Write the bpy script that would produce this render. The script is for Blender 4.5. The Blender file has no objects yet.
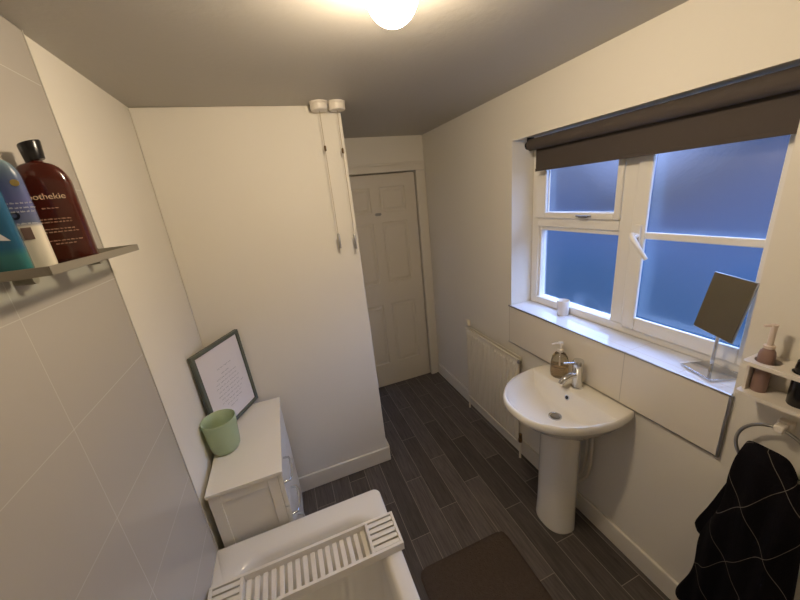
import bpy, bmesh, math, random
from mathutils import Vector, Matrix
random.seed(7)
C = bpy.context.scene.collection
PI = math.pi

# ------------------------------------------------------------------ materials
def srgb(r, g, b):
    f = lambda c: (c/255/12.92) if c/255 <= .04045 else ((c/255+.055)/1.055)**2.4
    return (f(r), f(g), f(b), 1)

def mat(name, col, rough=.5, metal=0, bump=0, bscale=40, var=0, vscale=8, trans=0, ior=1.45,
        coat=0, emit=None, estr=0, spec=None, sss=0, bdist=.002, alpha=None):
    m = bpy.data.materials.new(name); m.use_nodes = True
    nt = m.node_tree; N = nt.nodes; L = nt.links
    b = N['Principled BSDF']
    b.inputs['Base Color'].default_value = col
    b.inputs['Roughness'].default_value = rough
    b.inputs['Metallic'].default_value = metal
    b.inputs['Transmission Weight'].default_value = trans
    b.inputs['IOR'].default_value = ior
    b.inputs['Coat Weight'].default_value = coat
    b.inputs['Coat Roughness'].default_value = .08
    if spec is not None: b.inputs['Specular IOR Level'].default_value = spec
    if sss: b.inputs['Subsurface Weight'].default_value = sss; b.inputs['Subsurface Radius'].default_value = (.01,.01,.01)
    if emit: b.inputs['Emission Color'].default_value = emit; b.inputs['Emission Strength'].default_value = estr
    if alpha is not None: b.inputs['Alpha'].default_value = alpha
    tc = N.new('ShaderNodeTexCoord')
    if bump:
        n = N.new('ShaderNodeTexNoise'); n.inputs['Scale'].default_value = bscale; n.inputs['Detail'].default_value = 4
        L.new(tc.outputs['Object'], n.inputs['Vector'])
        bp = N.new('ShaderNodeBump'); bp.inputs['Strength'].default_value = bump; bp.inputs['Distance'].default_value = bdist
        L.new(n.outputs['Fac'], bp.inputs['Height']); L.new(bp.outputs['Normal'], b.inputs['Normal'])
    if var:
        n = N.new('ShaderNodeTexNoise'); n.inputs['Scale'].default_value = vscale; n.inputs['Detail'].default_value = 5
        L.new(tc.outputs['Object'], n.inputs['Vector'])
        mx = N.new('ShaderNodeMix'); mx.data_type = 'RGBA'
        mx.inputs['A'].default_value = col
        mx.inputs['B'].default_value = tuple(c*(1-var) for c in col[:3]) + (1,)
        L.new(n.outputs['Fac'], mx.inputs['Factor']); L.new(mx.outputs['Result'], b.inputs['Base Color'])
    return m

def math_node(nt, op, a, b=None, c=None):
    n = nt.nodes.new('ShaderNodeMath'); n.operation = op
    for i, v in enumerate((a, b, c)):
        if v is None: continue
        if isinstance(v, (int, float)): n.inputs[i].default_value = v
        else: nt.links.new(v, n.inputs[i])
    return n.outputs[0]

def plank_floor():
    m = mat('floor_vinyl', srgb(96, 88, 82), .55); nt = m.node_tree; N = nt.nodes; L = nt.links; b = N['Principled BSDF']
    tc = N.new('ShaderNodeTexCoord'); sp = N.new('ShaderNodeSeparateXYZ'); L.new(tc.outputs['Object'], sp.inputs[0])
    X, Y = sp.outputs[0], sp.outputs[1]
    W, LN = .1135, .63
    u = math_node(nt, 'DIVIDE', math_node(nt, 'SUBTRACT', X, .573-.1135*20), W)
    col = math_node(nt, 'FLOOR', u); fu = math_node(nt, 'FRACT', u)
    # shift each column
    sh = math_node(nt, 'MULTIPLY', math_node(nt, 'SUBTRACT', col, 20), .58)
    v = math_node(nt, 'SUBTRACT', math_node(nt, 'DIVIDE', math_node(nt, 'SUBTRACT', Y, .084-6.3), LN), sh)
    v = math_node(nt, 'ADD', v, 100)
    row = math_node(nt, 'FLOOR', v); fv = math_node(nt, 'FRACT', v)
    cb = N.new('ShaderNodeCombineXYZ'); L.new(col, cb.inputs[0]); L.new(row, cb.inputs[1])
    wn = N.new('ShaderNodeTexWhiteNoise'); wn.noise_dimensions = '3D'; L.new(cb.outputs[0], wn.inputs['Vector'])
    # joint lines
    du = math_node(nt, 'MINIMUM', fu, math_node(nt, 'SUBTRACT', 1, fu)); du = math_node(nt, 'MULTIPLY', du, W)
    dv = math_node(nt, 'MINIMUM', fv, math_node(nt, 'SUBTRACT', 1, fv)); dv = math_node(nt, 'MULTIPLY', dv, LN)
    d = math_node(nt, 'MINIMUM', du, dv)
    line = math_node(nt, 'LESS_THAN', d, .0015)
    # grain, stretched along Y, shifted per plank
    mp = N.new('ShaderNodeMapping'); mp.inputs['Scale'].default_value = (34, 2.2, 1)
    add = N.new('ShaderNodeVectorMath'); add.operation = 'ADD'
    sc = N.new('ShaderNodeVectorMath'); sc.operation = 'SCALE'; sc.inputs['Scale'].default_value = 7
    L.new(wn.outputs['Color'], sc.inputs[0]); L.new(tc.outputs['Object'], add.inputs[0]); L.new(sc.outputs[0], add.inputs[1])
    L.new(add.outputs[0], mp.inputs['Vector'])
    n = N.new('ShaderNodeTexNoise'); n.inputs['Scale'].default_value = 3; n.inputs['Detail'].default_value = 8; n.inputs['Roughness'].default_value = .65
    n.inputs['Distortion'].default_value = .6
    L.new(mp.outputs[0], n.inputs['Vector'])
    cr = N.new('ShaderNodeValToRGB'); e = cr.color_ramp.elements
    e[0].position = .28; e[0].color = srgb(64, 58, 55); e[1].position = .74; e[1].color = srgb(106, 98, 92)
    L.new(n.outputs['Fac'], cr.inputs[0])
    mx = N.new('ShaderNodeMix'); mx.data_type = 'RGBA'; mx.blend_type = 'MULTIPLY'; mx.inputs['Factor'].default_value = 1
    mr = N.new('ShaderNodeMapRange'); mr.inputs['To Min'].default_value = .62; mr.inputs['To Max'].default_value = 1.2
    L.new(wn.outputs['Value'], mr.inputs[0])
    L.new(cr.outputs[0], mx.inputs['A']); L.new(mr.outputs[0], mx.inputs['B'])
    m2 = N.new('ShaderNodeMix'); m2.data_type = 'RGBA'; m2.inputs['B'].default_value = srgb(150, 140, 128)
    L.new(math_node(nt, 'MULTIPLY', line, .8), m2.inputs['Factor']); L.new(mx.outputs['Result'], m2.inputs['A'])
    L.new(m2.outputs['Result'], b.inputs['Base Color'])
    bp = N.new('ShaderNodeBump'); bp.inputs['Strength'].default_value = .25; bp.inputs['Distance'].default_value = .001
    L.new(n.outputs['Fac'], bp.inputs['Height']); L.new(bp.outputs[0], b.inputs['Normal'])
    return m

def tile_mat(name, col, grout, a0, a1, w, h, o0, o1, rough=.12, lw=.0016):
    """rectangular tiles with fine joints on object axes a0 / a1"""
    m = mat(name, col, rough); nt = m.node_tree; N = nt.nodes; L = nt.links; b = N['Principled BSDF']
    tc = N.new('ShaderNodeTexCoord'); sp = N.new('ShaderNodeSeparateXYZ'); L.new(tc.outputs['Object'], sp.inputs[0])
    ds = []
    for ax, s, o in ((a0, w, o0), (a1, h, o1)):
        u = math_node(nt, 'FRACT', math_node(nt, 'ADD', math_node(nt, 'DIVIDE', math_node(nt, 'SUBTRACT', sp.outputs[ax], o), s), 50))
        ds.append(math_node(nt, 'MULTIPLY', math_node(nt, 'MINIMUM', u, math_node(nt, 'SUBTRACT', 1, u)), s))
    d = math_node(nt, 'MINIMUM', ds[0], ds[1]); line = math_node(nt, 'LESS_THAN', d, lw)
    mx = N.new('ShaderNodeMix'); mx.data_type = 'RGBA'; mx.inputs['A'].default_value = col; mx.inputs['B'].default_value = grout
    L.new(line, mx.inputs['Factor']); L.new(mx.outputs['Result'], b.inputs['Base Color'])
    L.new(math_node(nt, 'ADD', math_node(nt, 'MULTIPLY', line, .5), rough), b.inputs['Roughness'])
    return m

M = {}
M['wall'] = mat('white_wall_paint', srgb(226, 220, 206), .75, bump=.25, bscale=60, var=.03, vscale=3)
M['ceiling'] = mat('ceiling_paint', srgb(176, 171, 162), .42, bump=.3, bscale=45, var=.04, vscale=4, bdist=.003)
M['gloss'] = mat('white_gloss_paint', srgb(222, 215, 200), .4)
M['door'] = mat('door_paint', srgb(214, 206, 190), .42, bump=.08, bscale=120)
M['floor'] = plank_floor()
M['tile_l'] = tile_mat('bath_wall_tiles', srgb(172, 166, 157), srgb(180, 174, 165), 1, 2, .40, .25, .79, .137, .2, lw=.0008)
M['tile_r'] = tile_mat('splashback_tiles', srgb(224, 216, 200), srgb(190, 182, 168), 1, 2, .75, .5, .855, .81-.25, .2)
M['tile_s'] = tile_mat('sill_tiles', srgb(222, 222, 222), srgb(196, 190, 182), 1, 0, .2, .3, .855, 1.32, .03)
M['upvc'] = mat('white_upvc', srgb(232, 228, 218), .3)
M['ceramic'] = mat('white_ceramic', srgb(236, 231, 218), .12, coat=.3)
M['acrylic'] = mat('white_acrylic', srgb(226, 221, 208), .16)
M['chrome'] = mat('chrome', srgb(215, 215, 215), .12, metal=1)
M['steel'] = mat('brushed_steel', srgb(165, 162, 155), .28, metal=1)
M['cord'] = mat('cord_cotton', srgb(176, 160, 132), .8)
M['dark'] = mat('dark_gap', srgb(28, 26, 24), .7)
M['blind'] = mat('blind_fabric', srgb(74, 66, 60), .85, bump=.3, bscale=300, var=.08, vscale=60)
M['rad'] = mat('radiator_enamel', srgb(222, 214, 196), .35)
M['brass'] = mat('aged_brass', srgb(110, 88, 60), .4, metal=1)
M['dresser'] = mat('white_furniture_paint', srgb(224, 219, 206), .4)
M['plastic'] = mat('white_plastic', srgb(222, 214, 200), .35)
M['caddy'] = mat('white_painted_bamboo', srgb(226, 220, 206), .45, var=.05, vscale=60)
M['frame'] = mat('grey_green_frame', srgb(88, 92, 82), .5)
M['paper'] = mat('print_paper', srgb(222, 216, 212), .6)
M['ink'] = mat('grey_ink', srgb(92, 88, 86), .7)
M['vase'] = mat('frosted_green_glass', srgb(205, 222, 180), .4, trans=.45, var=.05)
M['clear'] = mat('clear_plastic', srgb(235, 230, 215), .06, trans=.95, ior=1.3)
M['soap'] = mat('amber_soap', srgb(236, 214, 176), .15, trans=.85, ior=1.34)
M['towel'] = None
M['brown'] = mat('brown_bottle', srgb(70, 24, 14), .16, trans=.1, var=.1, coat=.4)
M['black'] = mat('black_plastic', srgb(18, 16, 18), .25)
M['cream_ink'] = mat('cream_print', srgb(205, 180, 150), .5)
M['pink'] = mat('pink_bottle', srgb(142, 114, 104), .4)
M['candle'] = mat('white_wax_glass', srgb(228, 222, 214), .25, bump=.15, bscale=90)
M['lamp'] = mat('lamp_glass', srgb(255, 245, 225), .3, emit=(1, .82, .60, 1), estr=205)
M['mirror'] = mat('mirror_glass', srgb(170, 165, 150), .1, metal=1)
M['shelf'] = mat('frosted_shelf', srgb(140, 134, 122), .35, metal=.4)
M['pane_clear'] = None
M['white_ink'] = mat('white_print', srgb(215, 215, 215), .5)

def towel_mat():
    m = mat('black_towel_lines', srgb(20, 18, 22), .95, bump=.8, bscale=260, spec=.1, bdist=.003); nt = m.node_tree; N = nt.nodes; L = nt.links; b = N['Principled BSDF']
    at = N.new('ShaderNodeAttribute'); at.attribute_name = 'UVMap'
    sp = N.new('ShaderNodeSeparateXYZ'); L.new(at.outputs['Vector'], sp.inputs[0])
    ds = []
    for s in (1, -1):
        q = math_node(nt, 'ADD', math_node(nt, 'MULTIPLY', sp.outputs[0], 1.05), math_node(nt, 'MULTIPLY', sp.outputs[1], s*.62))
        u = math_node(nt, 'FRACT', math_node(nt, 'ADD', math_node(nt, 'DIVIDE', q, .155), 20.35))
        ds.append(math_node(nt, 'MINIMUM', u, math_node(nt, 'SUBTRACT', 1, u)))
    d = math_node(nt, 'MINIMUM', ds[0], ds[1]); line = math_node(nt, 'LESS_THAN', d, .006)
    mx = N.new('ShaderNodeMix'); mx.data_type = 'RGBA'; mx.inputs['A'].default_value = srgb(20, 18, 22); mx.inputs['B'].default_value = srgb(115, 108, 100)
    L.new(line, mx.inputs['Factor']); L.new(mx.outputs['Result'], b.inputs['Base Color'])
    return m
M['towel'] = towel_mat()

def glass_mat():
    m = bpy.data.materials.new('obscure_glass'); m.use_nodes = True; nt = m.node_tree; N = nt.nodes; L = nt.links
    N.clear(); out = N.new('ShaderNodeOutputMaterial')
    tc = N.new('ShaderNodeTexCoord')
    n = N.new('ShaderNodeTexNoise'); n.inputs['Scale'].default_value = 90; n.inputs['Detail'].default_value = 2
    L.new(tc.outputs['Object'], n.inputs['Vector'])
    n2 = N.new('ShaderNodeTexNoise'); n2.inputs['Scale'].default_value = 5; n2.inputs['Detail'].default_value = 2
    L.new(tc.outputs['Object'], n2.inputs['Vector'])
    bp = N.new('ShaderNodeBump'); bp.inputs['Strength'].default_value = .5; bp.inputs['Distance'].default_value = .003
    L.new(n.outputs['Fac'], bp.inputs['Height'])
    rf = N.new('ShaderNodeBsdfRefraction'); rf.inputs['Roughness'].default_value = .2; rf.inputs['IOR'].default_value = 1.12
    L.new(bp.outputs[0], rf.inputs['Normal'])
    tr = N.new('ShaderNodeBsdfTransparent')
    gl = N.new('ShaderNodeBsdfGlossy'); gl.inputs['Roughness'].default_value = .3; L.new(bp.outputs[0], gl.inputs['Normal'])
    m1 = N.new('ShaderNodeMixShader'); m1.inputs[0].default_value = .5
    L.new(rf.outputs[0], m1.inputs[1]); L.new(tr.outputs[0], m1.inputs[2])
    m2 = N.new('ShaderNodeMixShader'); m2.inputs[0].default_value = .07
    L.new(m1.outputs[0], m2.inputs[1]); L.new(gl.outputs[0], m2.inputs[2])
    L.new(m2.outputs[0], out.inputs[0])
    return m
M['glass'] = glass_mat()
def clear_pane():
    m = bpy.data.materials.new('clear_shelf_glass'); m.use_nodes = True; nt = m.node_tree; N = nt.nodes; L = nt.links
    N.clear(); out = N.new('ShaderNodeOutputMaterial'); tr = N.new('ShaderNodeBsdfTransparent'); tr.inputs[0].default_value = (.9, .95, .92, 1)
    gl = N.new('ShaderNodeBsdfGlossy'); gl.inputs['Roughness'].default_value = .05
    mx = N.new('ShaderNodeMixShader'); mx.inputs[0].default_value = .07
    L.new(tr.outputs[0], mx.inputs[1]); L.new(gl.outputs[0], mx.inputs[2]); L.new(mx.outputs[0], out.inputs[0])
    return m
M['pane_clear'] = clear_pane()

# ------------------------------------------------------------------ helpers
def obj(name, bm, m=None, parent=None, smooth=None, bev=0, loc=None, seg=2):
    bmesh.ops.recalc_face_normals(bm, faces=bm.faces)
    me = bpy.data.meshes.new(name); bm.to_mesh(me); bm.free()
    o = bpy.data.objects.new(name, me); C.objects.link(o)
    if m is not None:
        for mm in (m if isinstance(m, (list, tuple)) else [m]): me.materials.append(mm)
    if smooth is not None:
        me.shade_smooth()
        me.set_sharp_from_angle(angle=math.radians(smooth))
    if bev:
        md = o.modifiers.new('Bevel', 'BEVEL'); md.width = bev; md.segments = seg; md.limit_method = 'ANGLE'; md.angle_limit = math.radians(35)
        me.shade_smooth(); md.harden_normals = False
        me.set_sharp_from_angle(angle=math.radians(40))
    if parent is not None:
        o.parent = parent
        o.matrix_parent_inverse = parent.matrix_world_inv if hasattr(parent, 'matrix_world_inv') else Matrix.Identity(4)
    if loc: o.location = loc
    return o

def empty(name, label, cat, loc=(0, 0, 0), group=None, rotz=0):
    o = bpy.data.objects.new(name, None); C.objects.link(o); o.empty_display_size = .05
    o.location = loc; o.rotation_euler = (0, 0, rotz)
    o['label'] = label; o['category'] = cat
    if group: o['group'] = group
    return o
def tag(o, label, cat, group=None):
    o['label'] = label; o['category'] = cat
    if group: o['group'] = group
    return o
def struct(o, label=None):
    o['kind'] = 'structure'
    if label: o['label'] = label
    return o
NB = bmesh.new
def box(bm, x0, x1, y0, y1, z0, z1, mtx=None, mi=0):
    vs = [bm.verts.new(Vector((x, y, z))) for x in (x0, x1) for y in (y0, y1) for z in (z0, z1)]
    if mtx is not None:
        for v in vs: v.co = mtx @ v.co
    for f in ((0,1,3,2), (4,6,7,5), (0,4,5,1), (2,3,7,6), (0,2,6,4), (1,5,7,3)):
        bm.faces.new([vs[i] for i in f]).material_index = mi
    return bm
def B(*a, **k): return box(NB(), *a, **k)
def rings(bm, R, cap0=True, cap1=True, closed=True):
    rs = [[bm.verts.new(Vector(p)) for p in r] for r in R]
    n = len(rs[0])
    for a, b in zip(rs, rs[1:]):
        for i in range(n if closed else n-1):
            j = (i+1) % n
            bm.faces.new((a[i], a[j], b[j], b[i]))
    if cap0: bm.faces.new(rs[0])
    if cap1: bm.faces.new(rs[-1])
    return bm
def lathe(prof, n=40, c=(0, 0, 0), cap0=False, cap1=False, bm=None, sx=1, sy=1):
    bm = bm or NB()
    R = [[(c[0]+r*sx*math.cos(2*PI*i/n), c[1]+r*sy*math.sin(2*PI*i/n), c[2]+z) for i in range(n)] for r, z in prof]
    return rings(bm, R, cap0, cap1)
def tube(pts, r, n=12, bm=None, closed=False, cap=True):
    bm = bm or NB(); P = [Vector(p) for p in pts]; m = len(P); R = []
    up = Vector((.123, .31, .94)).normalized(); prev = None
    for i, p in enumerate(P):
        if closed: t = (P[(i+1) % m]-P[i-1]).normalized()
        else: t = (P[min(i+1, m-1)]-P[max(i-1, 0)]).normalized()
        if prev is None:
            a = t.cross(up).normalized()
        else:
            a = (prev - t*prev.dot(t)).normalized()
        prev = a; b = t.cross(a)
        rr = r[i] if isinstance(r, (list, tuple)) else r
        R.append([p+a*rr*math.cos(2*PI*k/n)+b*rr*math.sin(2*PI*k/n) for k in range(n)])
    if closed: R.append(R[0])
    if closed:
        rs = [[bm.verts.new(q) for q in r_] for r_ in R[:-1]]; rs.append(rs[0])
        for a_, b_ in zip(rs, rs[1:]):
            for i in range(n):
                j = (i+1) % n; bm.faces.new((a_[i], a_[j], b_[j], b_[i]))
    else: rings(bm, R, cap, cap)
    return bm
def cyl(p0, p1, r, n=24, bm=None): return tube([p0, p1], r, n, bm)
def rect_round(w, h, r, n=6, cx=0, cy=0, rl=None):
    """rounded rectangle outline"""
    o = []
    for (sx, sy, a0) in ((1, 1, 0), (-1, 1, 90), (-1, -1, 180), (1, -1, 270)):
        for k in range(n+1):
            a = math.radians(a0+90*k/n); q = r if (rl is None or sx > 0) else rl
            o.append((cx+sx*(w/2-q)+q*math.cos(a), cy+sy*(h/2-q)+q*math.sin(a))); continue
            o.append((cx+sx*(w/2-r)+r*math.cos(a), cy+sy*(h/2-r)+r*math.sin(a)))
    return o

# ------------------------------------------------------------------ dimensions
XL, XR, YP, XP, YD, YN, H = -.488, 1.29, 1.851, .421, 2.75, -.62, 2.257
WY0, WY1, WZ0, WZ1 = .50, 1.603, 1.058, 2.01
XF = 1.44   # window frame face

# ------------------------------------------------------------------ room shell
struct(obj('floor', B(XL-.1, XR+.25, YN-.1, YD+.1, -.1, 0), M['floor']))
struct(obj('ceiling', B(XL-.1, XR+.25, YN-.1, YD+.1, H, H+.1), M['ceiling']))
struct(obj('wall_left', B(XL-.1, XL, YN-.1, YD+.1, 0, H), M['wall']))
struct(obj('wall_near', B(XL, XR, YN-.1, YN, 0, H), M['wall']))
struct(obj('wall_partition', B(XL, XP, YP, YD, 0, H), M['wall'], bev=.004))
bm = NB()
box(bm, XR, XR+.25, YN-.1, WY0, 0, H); box(bm, XR, XR+.25, WY1, YD+.1, 0, H)
box(bm, XR, XR+.25, WY0, WY1, 0, WZ0-.012); box(bm, XR, XR+.25, WY0, WY1, WZ1, H)
bmesh.ops.remove_doubles(bm, verts=bm.verts, dist=1e-5)
struct(obj('wall_right', bm, M['wall']))
DX0, DX1, DZ = .43, 1.195, 1.976
bm = NB()
box(bm, DX1+.008, XR, YD, YD+.1, 0, H); box(bm, XP, DX1+.008, YD, YD+.1, DZ+.008, H)
box(bm, XP, DX1+.008, YD+.065, YD+.1, 0, DZ+.008)  # unseen filler behind the door, added to block outside light at the door gaps
struct(obj('wall_back', bm, M['wall']))

# door 1: six-panel moulded door
def door():
    bm = NB(); yf = YD+.012
    xs = [DX0+.002, DX0+.1, DX0+.35, DX0+.43, DX0+.665, DX1-.002]
    zs = [.004, .30, .845, 1.035, 1.59, 1.67, 1.87, DZ]
    zs = [.004, .24, .845, 1.045, 1.585, 1.67, 1.875, DZ-.002]
    # front surface with recessed, raised panels
    for i in range(5):
        for j in range(7):
            x0, x1, z0, z1 = xs[i], xs[i+1], zs[j], zs[j+1]
            if i in (1, 3) and j in (1, 3, 5):
                R = []
                for (ins, dep) in ((0, 0), (.008, .007), (.022, .007), (.034, .001), (.036, .001)):
                    R.append([(x0+ins, yf+dep, z0+ins), (x1-ins, yf+dep, z0+ins), (x1-ins, yf+dep, z1-ins), (x0+ins, yf+dep, z1-ins)])
                rings(bm, R, False, True)
            else:
                bm.faces.new([bm.verts.new(p) for p in ((x0, yf, z0), (x1, yf, z0), (x1, yf, z1), (x0, yf, z1))])
    bmesh.ops.remove_doubles(bm, verts=bm.verts, dist=1e-5)
    # body
    box(bm, DX0+.002, DX1-.002, yf+.012, yf+.045, .004, DZ-.002)
    for (x0, x1) in ((xs[0], xs[0]+.0005), (xs[-1]-.0005, xs[-1])): box(bm, x0, x1, yf, yf+.012, .004, DZ-.002)
    d = struct(obj('door_1', bm, M['door']), 'white six-panel moulded door at the far end of the room')
    h = NB(); hz = 1.655; hx = .83
    box(h, hx-.022, hx+.022, yf-.004, yf-.0005, hz-.012, hz+.012)
    box(h, hx-.03, hx+.03, yf-.006, yf-.0042, hz-.006, hz+.006)
    tube([(hx-.01, yf-.003, hz+.004), (hx-.012, yf-.022, hz-.004), (hx-.013, yf-.03, hz+.012)], .0045, 8, h)
    tube([(hx+.01, yf-.003, hz+.004), (hx+.012, yf-.022, hz-.004), (hx+.013, yf-.03, hz+.012)], .0045, 8, h)
    o = obj('coat_hook', h, M['steel'], d, smooth=40); o['label'] = 'small metal hook near the top of the door'
    # latch side handle, on the left stile, hidden behind the partition corner in part
    return d
door()
bm = NB()   # architrave
for (x0, x1, t) in ((DX1+.004, DX1+.06, .022), (DX1+.06, XR-.001, .014)):
    box(bm, x0, x1, YD-t, YD-.0005, 0, DZ+.008)
for (z0, z1, t) in ((DZ+.004, DZ+.055, .022), (DZ+.055, DZ+.075, .014)):
    box(bm, XP+.001, XR-.001, YD-t, YD-.0005, z0+.0045, z1+.0045)
struct(obj('trim_1', bm, M['gloss'], bev=.003), 'white moulded architrave around the door')

def skirting(name, x0, x1, y0, y1, h=.115):
    bm = B(x0, x1, y0, y1, 0, h)
    return struct(obj(name, bm, M['gloss'], bev=.006))
skirting('baseboard_right', XR-.016, XR-.0005, YN, YD-.024)
bm = NB(); box(bm, XL+.002, XP+.016, YP-.016, YP-.0005, 0, .115); box(bm, XP+.0005, XP+.016, YP-.0005, YD-.024, 0, .115)
bmesh.ops.remove_doubles(bm, verts=bm.verts, dist=1e-5)
struct(obj('baseboard_partition', bm, M['gloss'], bev=.005))
skirting('baseboard_left', XL+.0005, XL+.014, 1.2, YP-.017)

# tile cladding over the bath, to the ceiling
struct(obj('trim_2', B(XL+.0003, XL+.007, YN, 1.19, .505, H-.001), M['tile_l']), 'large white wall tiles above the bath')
struct(obj('trim_3', B(XL+.0003, XL+.0095, 1.1903, 1.193, .505, H-.001), mat('tile_edge_strip', srgb(176, 170, 158), .3)), 'thin tile edging strip beside the bath tiles')
# tiled splashback + sill
struct(obj('trim_4', B(XR-.012, XR-.0005, .502, 1.612, .81, WZ0-.004), M['tile_r']), 'row of white splashback tiles below the window sill')
struct(obj('trim_5', B(XR-.0119, XF+.06, WY0+.0005, WY1-.0005, WZ0-.0035, WZ0+.002), M['tile_s']), 'white glazed tiles on the window sill')
bm = NB()
tube([(XR-.014, .496, WZ0-.001), (XR-.014, 1.612, WZ0-.001)], .0042, 8, bm)
box(bm, XR-.014, XR-.001, .495, .5015, .805, WZ0-.004)
box(bm, XR-.0135, XR-.001, .5015, 1.614, .806, .8097)
struct(obj('trim_6', bm, M['steel'], smooth=40), 'metal edge trim around the splashback and sill')

# ------------------------------------------------------------------ window
def window():
    fb = NB(); x0, x1 = XF, XF+.065
    def fr(bm, ya, yb, za, zb, w, xa, xb, wt=None):
        wl, wr, wb, wtp = w if isinstance(w, tuple) else (w,)*4
        box(bm, xa, xb, ya, ya+wr, za, zb); box(bm, xa, xb, yb-wl, yb, za, zb)
        box(bm, xa, xb, ya+wr, yb-wl, za, za+wb); box(bm, xa, xb, ya+wr, yb-wl, zb-wtp, zb)
    fr(fb, WY0+.001, WY1-.001, WZ0+.003, WZ1-.001, (.048, .045, .042, .06), x0, x1)
    box(fb, x0, x1, .985, 1.057, WZ0+.045, WZ1-.061)      # mullion
    box(fb, x0, x1, 1.057, WY1-.049, 1.535, 1.598)            # transom
    w = struct(obj('window_1', fb, M['upvc'], bev=.004), 'white plastic window with three panes of obscure glass')
    # beads of the fixed lower pane
    b = NB(); fr(b, 1.058, WY1-.0495, 1.1005, 1.534, (.014, .006, .004, .02), x0+.012, x1-.01)
    obj('glazing_bead', b, M['upvc'], w, bev=.003)
    s = NB(); fr(s, 1.052, WY1-.036, 1.585, 1.93, (.078, .028, .032, .045), x0-.014, x0-.0005)
    fr(s, 1.08, WY1-.114, 1.612, 1.89, .008, x0+.0005, x0+.012)
    v = obj('vent_sash', s, M['upvc'], w, bev=.004)
    l = NB(); box(l, x0-.03, x0-.0145, 1.19, 1.27, 1.598, 1.606); box(l, x0-.036, x0-.03, 1.2, 1.25, 1.594, 1.604)
    obj('vent_latch', l, M['steel'], v, bev=.002)
    s = NB(); fr(s, WY0+.03, .99, 1.096, 1.93, (.058, .035, .062, .05), x0-.016, x0-.0005)
    box(s, x0-.014, x0-.0005, .56, .932, 1.512, 1.54)
    cas = obj('casement_sash', s, M['upvc'], w, bev=.004)
    h = NB(); hy, hz = .957, 1.525
    box(h, x0-.026, x0-.0165, hy-.013, hy+.013, hz-.035, hz+.045)
    cyl((x0-.026, hy, hz), (x0-.05, hy, hz), .011, 16, h)
    tube([(x0-.046, hy+.008, hz+.012), (x0-.052, hy, hz-.005), (x0-.056, hy-.035, hz-.045), (x0-.054, hy-.068, hz-.088)], [.009, .0115, .0095, .008], 10, h)
    obj('window_handle', h, M['upvc'], cas, smooth=50)
    for (ya, yb, za, zb, par, xg) in ((1.06, WY1-.06, 1.103, 1.53, w, x0+.03), (1.075, WY1-.09, 1.605, 1.9, v, x0+.03), (.55, .95, 1.15, 1.9, cas, x0+.03)):
        bm = NB(); bm.faces.new([bm.verts.new(p) for p in ((xg, ya, za), (xg, yb, za), (xg, yb, zb), (xg, ya, zb))])
        box_ = NB(); bm.free(); box(box_, xg, xg+.004, ya, yb, za, zb)
        obj('pane', box_, M['glass'], par)
window()

# ------------------------------------------------------------------ roller blind
t = empty('roller_blind', 'dark brown roller blind pulled down over the top of the window', 'blind', (1.33, 1.05, 1.97))
def rel(t, bm):
    bmesh.ops.translate(bm, verts=bm.verts, vec=-Vector(t.location)); return bm
BX = 1.333
obj('roller', rel(t, cyl((BX, .508, 1.972), (BX, 1.508, 1.972), .0285, 32)), M['blind'], t, smooth=40)
bm = NB(); box(bm, BX+.0285, BX+.0300, .512, 1.498, 1.852, 1.97); box(bm, BX+.025, BX+.034, .512, 1.498, 1.838, 1.853)
obj('blind_fabric', rel(t, bm), M['blind'], t, bev=.0008)
for y in (.5012, 1.509):
    bm = B(BX-.02, BX+.024, y, y+.006, 1.95, 2.0092); obj('bracket', rel(t, bm), M['black'], t, bev=.002)
cyl_b = cyl((BX, 1.516, 1.972), (BX, 1.53, 1.972), .02, 20)
obj('chain_drive', rel(t, cyl_b), M['black'], t, smooth=40)

# ------------------------------------------------------------------ ceiling lamp
LC = Vector((.323, .787, 2.19))
t = empty('ceiling_lamp', 'glowing round white ceiling lamp globe', 'lamp', (LC.x, LC.y, H))
n = 24
bm = NB(); bmesh.ops.create_uvsphere(bm, u_segments=40, v_segments=24, radius=.056)
bmesh.ops.translate(bm, verts=bm.verts, vec=(0, 0, LC.z-H)); obj('globe', bm, M['lamp'], t, smooth=60)
obj('lamp_base', lathe([(.001, -.0005), (.05, -.0005), (.05, -.02), (.03, -.024), (.001, -.024)], 32), M['plastic'], t, smooth=40)

# ------------------------------------------------------------------ pull switches
for i, (x, zc, zh, lb) in enumerate(((.305, 2.05, 1.545, 'left of the two round ceiling pull switches with cord by the partition'), (.392, 2.035, 1.53, 'right of the two round ceiling pull switches with cord, nearest the partition corner'))):
    y = 1.795
    t = empty('pull_cord_switch', lb, 'switch', (x, y, H), group='ceiling pull cord switches')
    obj('switch_housing', lathe([(.001, -.0004), (.044, -.0004), (.044, -.008), (.041, -.009), (.041, -.032), (.037, -.038), (.001, -.038)], 36), M['plastic'], t, smooth=35)
    obj('cord', cyl((0, 0, -.0385), (-.002, 0, zh-H+.085), .0014, 8), M['cord'], t)
    obj('cord_connector', lathe([(.0015, -.014), (.0055, -.01), (.0055, .01), (.0015, .014)], 12, (0, 0, zc-H), True, True), M['brass'], t, smooth=50)
    obj('pull_handle', lathe([(.002, 0), (.0065, .002), (.0065, .078), (.002, .086)], 16, (-.002, 0, zh-H), True, True), M['steel'], t, smooth=40)

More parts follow.
